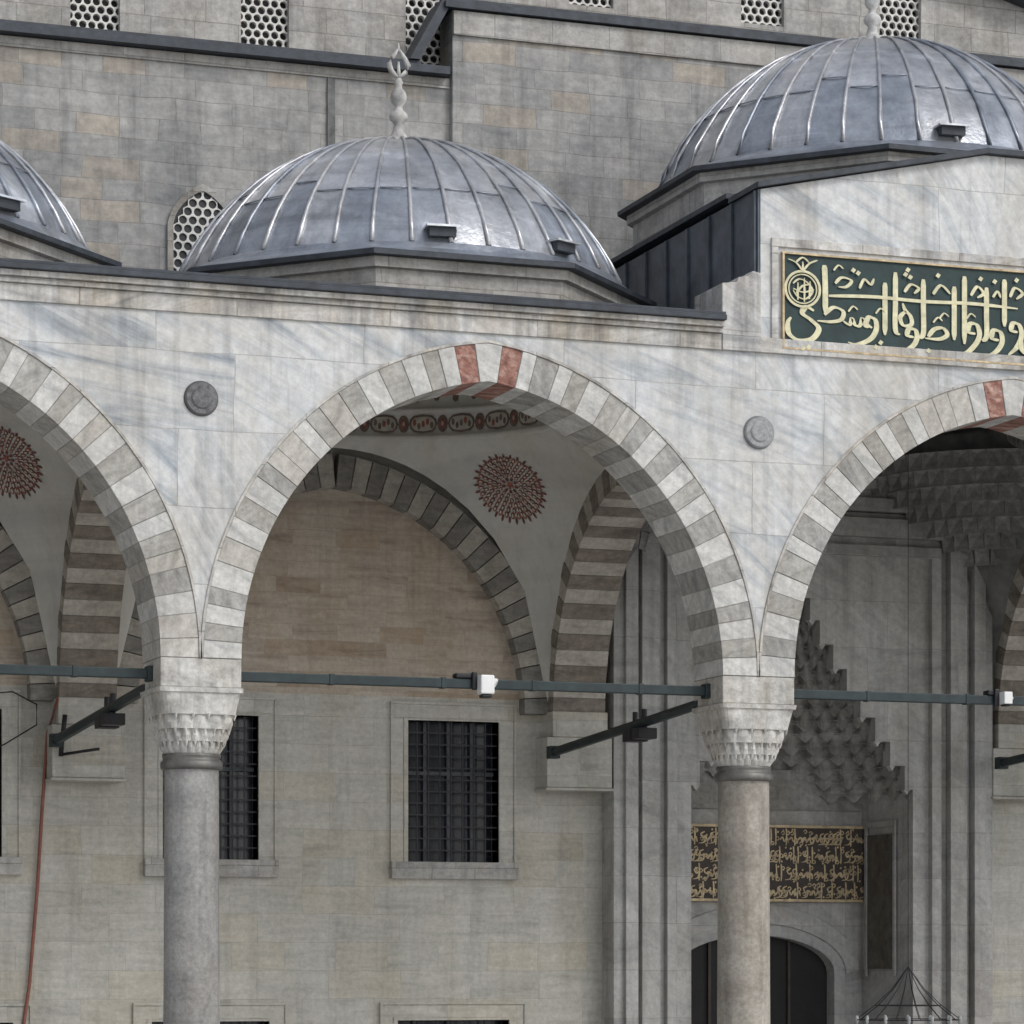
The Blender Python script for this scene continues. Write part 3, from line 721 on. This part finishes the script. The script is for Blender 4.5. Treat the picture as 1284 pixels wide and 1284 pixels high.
def word(ox):
    S_=lambda P,w=7,**k: ST([(x+ox,z) for x,z in P],w,**k)
    S_([(36,68),(27,64),(22,72),(33,80),(42,90),(34,103),(18,106),(6,99),(4,86),(8,78)],7)
    S_([(49,10),(50,38),(50,70)],7); S_([(49,72),(60,62),(72,66),(70,76),(58,80),(40,80)],5.5)
    S_([(72,78),(80,82),(83,74),(87,82),(93,82),(96,73),(100,83),(106,82)],5)
    S_([(108,84),(101,79),(104,71),(112,74),(113,86),(106,98),(90,106),(78,104)],6.5)
    S_([(124,26),(124,60),(124,92)],6.5); S_([(137,12),(137,50),(137,84),(143,90)],6.5)
    S_([(150,60),(143,68),(147,78),(157,76),(156,66),(149,58),(146,50)],5.5)
    S_([(160,92),(152,90),(154,82),(162,83),(164,93),(158,104),(144,112),(132,108)],6.5)
    S_([(172,18),(172,52),(172,86),(166,92)],6.5)
    S_([(178,90),(186,80),(197,78),(202,86),(192,92),(174,92)],6)
    S_([(211,24),(211,60),(211,92)],6.5); S_([(224,10),(224,50),(224,96)],6.5)
    S_([(238,82),(229,80),(231,70),(240,71),(243,84),(236,98),(222,110),(204,112),(194,106)],6.5)
    S_([(252,22),(252,56),(252,84),(246,90)],6.5)
    S_([(268,88),(259,86),(261,76),(270,78),(272,90),(265,102),(252,110)],6.5)
    S_([(275,10),(275,40),(275,70)],6.5)
    S_([(292,76),(284,74),(286,65),(294,67),(297,80),(291,95),(280,106)],6.5)
    S_([(54,48),(110,45),(170,46),(235,44),(292,46)],4.2,pen=60,minw=.85)
    S_([(62,32),(70,24),(82,27),(76,35),(66,36)],4.2)
    S_([(92,36),(98,24),(106,30),(110,22)],3.6)
    S_([(148,36),(156,26),(166,30),(160,37)],4.2); S_([(184,36),(194,24),(206,34)],4.2)
    S_([(232,34),(240,22),(248,30),(240,36)],4.2); S_([(260,34),(266,26),(270,34)],3.2)
    S_([(282,32),(288,20),(298,26),(290,34)],4.2)
    for x,z in ((84,14),(90,17),(112,108),(149,14),(155,17),(152,8),(190,12),(244,12),(178,108),(262,14),(290,10),(22,116),(29,114),(118,102)):
        dot(cl,x+ox,z,3.4,org,sx,sz,Yc-.016)
    for x,z in ((66,12),(118,62),(198,62),(232,60),(190,68),(84,62)):
        S_([(x-6,z+4),(x,z-3),(x+6,z+1)],2.4)
word(0); word(292)
ST([(22+21*math.cos(t*math.pi/12),42+22*math.sin(t*math.pi/12)) for t in range(25)],3,taper=False,minw=1)
ST([(22+17*math.cos(t*math.pi/12),42+18*math.sin(t*math.pi/12)) for t in range(25)],1.5,taper=False,minw=1)
for P in ([(10,36),(18,30),(28,34),(34,44),(26,54),(16,52),(10,44)],[(14,48),(22,38),(32,36)],[(16,56),(16,34)],[(24,58),(24,28)],[(30,54),(31,32)],[(10,42),(22,46),(36,42)],[(22,20),(14,10),(4,6)],[(22,20),(30,10),(40,5)],[(22,20),(22,8)],[(14,9),(22,3),(30,9)]): ST(P,2.6)
cl.build("lettering",[GOLD],insc,recalc=False)
# gilt inscription above the door: dense interlaced script and scrollwork
gi=MB(); gi.box(pc-1.64,pc+1.6,6.90,6.99,.96,1.96,0)
for z0,z1 in ((.93,.965),(1.95,1.985)): gi.box(pc-1.64,pc+1.6,6.875,6.96,z0,z1,1)
org2=(pc-1.64,1.96); c2=[0]
for row in (0,1,2,3):
    z0=.02+row*.245; x=0.02+.03*(row%2)
    while x<3.18:
        def st(P,w):
            c2[0]+=1; stroke(gi,P,w,org2,1,1,6.893-.0003*(c2[0]%30),m=1,th=.006,minw=.6)
        r=random.random()
        if r<.3: st([(x,z0+.0),(x+.005,z0+.1),(x,z0+.24)],.022)
        elif r<.7: st([(x+.07,z0+.06),(x+.015,z0+.09),(x+.04,z0+.14),(x+.08,z0+.12),(x+.06,z0+.20),(x-.02,z0+.22)],.022)
        else: st([(x-.02,z0+.16),(x+.02,z0+.12),(x+.05,z0+.18),(x+.09,z0+.13),(x+.11,z0+.2)],.022)
        zz=z0+.04+.18*rnd(); st([(x,zz),(x+.03,zz-.025),(x+.05,zz),(x+.03,zz+.025),(x+.01,zz+.01)],.014)
        dot(gi,x+.03,z0+.24*rnd(),.018,org2,1,1,6.880,1)
        x+=.06+.025*rnd()
gi.build("gilt_inscription",[DBRN,GOLDB],mosque,recalc=False)
# ---------------------------------------------------------------- columns
def sq(t,p):
    c,s=abs(math.cos(t)),abs(math.sin(t)); return 1/((c**p+s**p)**(1/p))
def column(x,mat,r=.30):
    P=empty("stone_column")
    m=MB(); 
    prof=[(r*1.02,-2.6),(r*1.03,-1.5),(r,0),(r*.985,1.2),(r*.965,2.14)]
    m.lathe(x,0,prof,0,40)
    m.build("shaft",[mat],P,smooth=True,recalc=False)
    m=MB()
    m.lathe(x,0,[(r*.96,2.13),(r*1.08,2.135),(r*1.12,2.16),(r*1.12,2.21),(r*1.06,2.225),(r*1.0,2.25),(r*1.05,2.27),(r*1.05,2.30),(r*.9,2.302)],0,40)
    m.lathe(x,0,[(r*1.5,-3.0),(r*1.5,-2.85),(r*1.3,-2.8),(r*1.35,-2.7),(r*1.05,-2.6)],0,40)
    m.build("collar",[BRONZE],P,smooth=True,recalc=False)
    m=MB(); n=96
    rows=[]
    def row(z,rad,p,amp,k,ph=0):
        rows.append([(x+rad*sq(2*math.pi*j/n,p)*(1+amp*(abs(math.cos(k*math.pi*j/n+ph))-.5))*math.cos(2*math.pi*j/n),
                      rad*sq(2*math.pi*j/n,p)*(1+amp*(abs(math.cos(k*math.pi*j/n+ph))-.5))*math.sin(2*math.pi*j/n),z) for j in range(n)])
    T=[(2.30,.295,2,.03,24,0),(2.36,.32,2.1,.10,24,0),(2.42,.325,2.2,.12,24,0),(2.425,.355,2.4,.02,24,math.pi/2),
       (2.48,.365,2.5,.12,24,math.pi/2),(2.55,.36,2.8,.10,24,math.pi/2),(2.555,.395,3.2,.02,16,0),
       (2.62,.40,3.6,.09,16,0),(2.70,.395,4.2,.07,16,0),(2.705,.425,5,.0,16,0),(2.78,.43,6,.02,16,0),(2.84,.435,8,.01,16,0),(2.93,.445,14,0,16,0),(2.935,.465,18,0,1,0),(2.985,.47,20,0,1,0),(2.988,.3,20,0,1,0)]
    for t in T: row(*t)
    for a in range(len(rows)-1):
        for j in range(n): m.poly([rows[a][j],rows[a][(j+1)%n],rows[a+1][(j+1)%n],rows[a+1][j]],0)
    m.build("muqarnas_capital",[CAPM],P,recalc=False)
    m=MB()
    for (z,rad,p,k) in ((2.425,.345,2.4,24),(2.555,.385,3.0,24),(2.705,.42,4.5,16)):
        for j in range(k):
            t=2*math.pi*(j+.5)/k; rr=rad*sq(t,p)
            m.tube([(x+rr*math.cos(t),rr*math.sin(t),z+.01),(x+rr*.99*math.cos(t),rr*.99*math.sin(t),z-.05)],[.022,.006],0,6)
    m.build("capital_drips",[CAPM],P)
for i,mt in ((-2,COLT),(-1,COLT),(0,COLG),(1,COLT),(2,COLG),(3,COLT)):
    column(S*i,mt)
# ---------------------------------------------------------------- tie beams
tb=MB()
for b in bays[:-1]:
    x0,x1=S*b+.44,S*(b+1)-.44
    tb.box(x0,x1,-.05,.05,3.10,3.205,0)
    tb.box(x0,x0+.06,-.08,.08,3.07,3.235,0); tb.box(x1-.06,x1,-.08,.08,3.07,3.235,0)
    for q in (.2,.43,.62,.85): tb.box(x0+(x1-x0)*q-.03,x0+(x1-x0)*q+.03,-.058,.058,3.092,3.213,0)
tb.build("iron_tie_beam",[IRON],None,bevel=.008)
def fixture(i):
    P=empty("floodlight_bar"); m=MB(); x=S*i-.30
    p0=Vector((x-.1,.30,3.04)); p1=Vector((x-.16,5.0,2.78))
    m.tube([p0,p1],.062,0,6)
    m.box(p1.x-.07,p1.x+.07,4.95,5.1,p1.z-.08,p1.z+.08,0)
    for t in (.36,.42):
        q=p0.lerp(p1,t); m.box(q.x-.12,q.x+.12,q.y-.12,q.y+.12,q.z-.20,q.z-.07,1); m.tube([q,q+Vector((0,0,.16))],.035,1,8)
        m.box(q.x-.03,q.x+.03,q.y-.03,q.y+.03,q.z-.08,q.z,0)
    m.build("bar_and_lamps",[IRON,BLACK],P,bevel=.008)
for i in (0,1,2): fixture(i)
def spot(x,k=1):
    P=empty("spotlight"); m=MB()
    m.box(x-.27*k,x-.05,-.07,.07,3.208,3.265,1)
    m.box(x-.09,x-.03,-.10,-.052,3.08,3.28,1)
    m.box(x-.03,x+.13*k,-.22,-.06,3.20-.17*k,3.24,0)
    m.box(x-.01,x+.11*k,-.20,-.08,3.20-.21*k,3.20-.173*k,1)
    m.tube([(x+.13*k,-.14,3.17),(x+.17*k,-.16,3.15)],[.05*k,.06*k],0,10)
    m.build("lamp_head",[WHITE,BLACK],P,bevel=.015)
spot(3.24); spot(9.70,.6); spot(-3.2,.8)
m=MB(); m.tube([(-.40,5.2,3.3),(-.44,5.62,2.9),(-.5,5.66,2.0),(-.56,5.66,1.0),(-.66,5.66,-.2),(-.80,5.66,-1.2),(-.85,5.6,-3)],.022,0,8)
m.build("red_hose",[PIPE],None,smooth=True)
m=MB(); m.tube([(-.33,5.1,3.1),(-.34,5.15,2.9),(-.35,5.2,2.75),(-.36,5.2,2.6)],.03,0,8); m.tube([(-.36,5.2,2.62),(0.05,4.9,2.68)],.02,0,6)
m.tube([(-1.4,5.6,2.6),(-1.0,5.5,2.75),(-.6,5.5,3.0),(-.6,5.5,3.25),(-.9,5.5,3.4),(-1.3,5.5,3.35)],.01,0,6)
m.build("cable",[BLACK],None,smooth=True)
P=empty("hanging_lamp"); m=MB(); lx,ly=9.98,2.9
for k in range(14):
    t=2*math.pi*k/14
    m.tube([(lx,ly,.03),(lx+.20*math.cos(t),ly+.20*math.sin(t),-.25),(lx+.42*math.cos(t),ly+.42*math.sin(t),-.46),(lx+.66*math.cos(t),ly+.66*math.sin(t),-.64)],.005,0,4)
for k in range(14):
    t=2*math.pi*(k+.5)/14
    m.lathe(lx+.66*math.cos(t),ly+.66*math.sin(t),[(.008,-.70),(.02,-.67),(.024,-.62),(.018,-.59)],1,8)
for r,z in ((.66,-.64),(.42,-.46)):
    m.tube([(lx+r*math.cos(2*math.pi*k/36),ly+r*math.sin(2*math.pi*k/36),z) for k in range(37)],.007,0,5)
m.tube([(lx,ly,.03),(lx,ly,8.8)],.004,0,5)
m.build("lamp_crown",[BLACK,flat("lamp_glass",(.35,.36,.36),.3)],P)
# ---------------------------------------------------------------- upper mosque wall
up=MB()
up.poly([(-14,6.2,7.2),(5.0,6.2,7.2),(5.0,6.2,11.62),(-14,6.2,11.62)],0)
up.box(4.98,30,6.08,6.6,7.2,12.50,0)
up.box(4.985,30,6.04,6.07,12.18,12.49,1)
up.box(-14,4.97,6.17,6.5,11.50,11.63,1)
wh=[]
wc=[.37-2.23*2,.37-2.23,.37,2.6,4.83,7.12,9.63,11.72,14.0]
for x in wc:
    z0=11.92 if x<5 else 12.92
    wh.append((x-.32,x+.32,z0,z0+.95))
wall_holes(up,-14,5.7,11.6,16,[h for h in wh if h[0]<5.4],6.62,.25,1)
wall_holes(up,5.7,30,12.4,17,[h for h in wh if h[0]>5.4],6.622,.25,1)
up.box(3.31,3.41,6.16,6.199,10.5,11.49,2)
up.build("mosque_upper_wall",[ASH,ASHL,flat("weathered_chase",(.15,.15,.15),.8,var=.5)],mosque,recalc=False)
lp=MB()
lp.prism([(-14,11.64),(4.92,11.64),(4.92,11.74),(-14,11.74)],6.0,6.61,0)
lp.prism([(-14,11.743),(4.55,11.743),(4.55,11.80),(-14,11.80)],6.08,6.61,0)
lp.prism([(4.38,11.803),(4.52,11.803),(4.98,12.64),(4.84,12.64)],6.02,6.61,0)
lp.prism([(4.85,12.51),(30,12.51),(30,12.59),(4.85,12.59)],5.97,6.61,0)
lp.prism([(4.95,12.593),(30,12.593),(30,12.65),(4.95,12.65)],6.03,6.61,0)
lp.prism([(12.2,13.9),(15,13.2),(15,13.32),(12.2,14.02)],6.3,6.61,0)
lp.build("ledge_lead",[LEADD],mosque)
hg=MB()
def cellhex(cxx,czz,rad,y0,y1,ri):
    O=[];I=[]
    for k in range(12):
        a=math.radians(30*k+30); 
        ro=rad if k%2==0 else rad*math.cos(math.radians(30))
        O.append((cxx+ro*math.cos(a),czz+ro*math.sin(a))); I.append((cxx+rad*ri*math.cos(a),czz+rad*ri*math.sin(a)))
    for k in range(12):
        k2=(k+1)%12
        hg.poly([(O[k][0],y0,O[k][1]),(O[k2][0],y0,O[k2][1]),(I[k2][0],y0,I[k2][1]),(I[k][0],y0,I[k][1])],0)
        hg.poly([(I[k][0],y0,I[k][1]),(I[k2][0],y0,I[k2][1]),(I[k2][0],y1,I[k2][1]),(I[k][0],y1,I[k][1])],0)
def honey(xc,z0,w,h,y,rad=.068):
    dx=rad*2*math.cos(math.radians(30)); dz=rad*1.5
    nz=int(h/dz)+2; nx=int(w/dx)+2
    hg.poly([(xc-w/2,y+.12,z0),(xc+w/2,y+.12,z0),(xc+w/2,y+.12,z0+h),(xc-w/2,y+.12,z0+h)],1)
    for r in range(nz):
        for c in range(nx):
            cxx=xc-w/2+c*dx+(dx/2 if r%2 else 0); czz=z0+r*dz
            if cxx>xc+w/2+.01 or czz>z0+h+.01: continue
            cellhex(cxx,czz,rad,y,y+.06,.72)
for (a,b_,c,d) in wh:
    honey((a+b_)/2,c,b_-a,d-c,6.70)
def archwin(xc,z0,w,zs_,za,y):
    n=10
    def outline(hw,zt):
        L=[(xc-hw,z0)]
        for k in range(n+1):
            t=k/n; L.append((xc-hw*(1-t**1.0)**.75 if t<1 else xc, zs_+(zt-zs_)*(t**.62)))
        R=[(2*xc-x,z) for x,z in L[:-1]][::-1]
        return L+R
    A=outline(w,za); B=outline(w-.075,za-.09)
    for k in range(len(A)-1):
        hg.poly([(A[k][0],y-.05,A[k][1]),(A[k+1][0],y-.05,A[k+1][1]),(B[k+1][0],y-.05,B[k+1][1]),(B[k][0],y-.05,B[k][1])],2)
        hg.poly([(A[k][0],y-.05,A[k][1]),(A[k+1][0],y-.05,A[k+1][1]),(A[k+1][0],y,A[k+1][1]),(A[k][0],y,A[k][1])],2)
        hg.poly([(B[k][0],y-.05,B[k][1]),(B[k+1][0],y-.05,B[k+1][1]),(B[k+1][0],y,B[k+1][1]),(B[k][0],y,B[k][1])],2)
    hg.poly([(x,y-.004,z) for x,z in B],1)
    C=[(x,z) for x,z in B]
    rad=.074; dx=rad*2*math.cos(math.radians(30)); dz=rad*1.5
    def inside(px,pz):
        c=False;j=len(C)-1
        for i in range(len(C)):
            if (C[i][1]>pz)!=(C[j][1]>pz) and px<(C[j][0]-C[i][0])*(pz-C[i][1])/(C[j][1]-C[i][1])+C[i][0]: c=not c
            j=i
        return c
    for r in range(40):
        for c in range(-8,9):
            cxx=xc+c*dx+(dx/2 if r%2 else 0); czz=z0+r*dz
            if not inside(cxx,czz): continue
            cellhex(cxx,czz,rad,y-.03,y-.006,.72)
for x in (1.66,-4.8): archwin(x,8.4,.46,9.45,9.98,6.2)
hg.build("window_grilles",[GRILLE,HOLE,ASHL],mosque,recalc=False)
g=MB(); g.poly([(-400,-400,-3.4),(400,-400,-3.4),(400,400,-3.4),(-400,400,-3.4)],0); g.build("ground",[PAVE],None,recalc=False)
g=MB(); g.box(-14,24,-1.0,5.72,-3.39,-3.0,0); g.box(-14,24,-1.35,-1.003,-3.39,-3.2,0); g.box(6.9,12.45,5.723,7.4,-3.39,-3.003,0); g.build("gallery_platform",[PAVE],mosque,bevel=.01)
# ---------------------------------------------------------------- light
w=bpy.data.worlds.new("World"); sc.world=w; w.use_nodes=True; nt=w.node_tree; L=nt.links.new
bg=nt.nodes['Background']
sky=nt.nodes.new('ShaderNodeTexSky'); sky.sky_type='NISHITA'; sky.sun_disc=False
EL=42
sky.sun_elevation=math.radians(EL); sky.sun_rotation=math.radians(150)
hs=nt.nodes.new('ShaderNodeHueSaturation'); hs.inputs['Saturation'].default_value=.34; L(sky.outputs[0],hs.inputs['Color'])
tc=nt.nodes.new('ShaderNodeTexCoord'); cn=noise(nt,tc.outputs['Generated'],3.4,4,.6,.4)
r=ramp(nt,[(.50,.53,.58),(1.1,1.1,1.1),(3.6,3.5,3.4)],[.40,.5,.62]); L(cn,r.inputs[0])
L(mix(nt,1,hs.outputs[0],r.outputs[0],'MULTIPLY'),bg.inputs['Color'])
bg.inputs['Strength'].default_value=.115
sl=bpy.data.lights.new("sun",'SUN'); sl.energy=1.2; sl.angle=math.radians(22); sl.color=(1,.975,.94)
so=bpy.data.objects.new("sun",sl); sc.collection.objects.link(so)
a=math.radians(150); el=math.radians(EL)
d=Vector((math.sin(a)*math.cos(el),math.cos(a)*math.cos(el),math.sin(el)))
so.rotation_euler=d.to_track_quat('Z','Y').to_euler()
# ---------------------------------------------------------------- camera
cam=bpy.data.cameras.new("camera"); co_=bpy.data.objects.new("camera",cam); sc.collection.objects.link(co_)
co_.location=(-8.24,-33.57,0); co_.rotation_euler=(math.radians(90),0,-math.radians(19.5))
cam.sensor_width=36; cam.lens=36*4019/1284; cam.shift_y=(1215-642)/1284
cam.clip_end=2000
sc.camera=co_
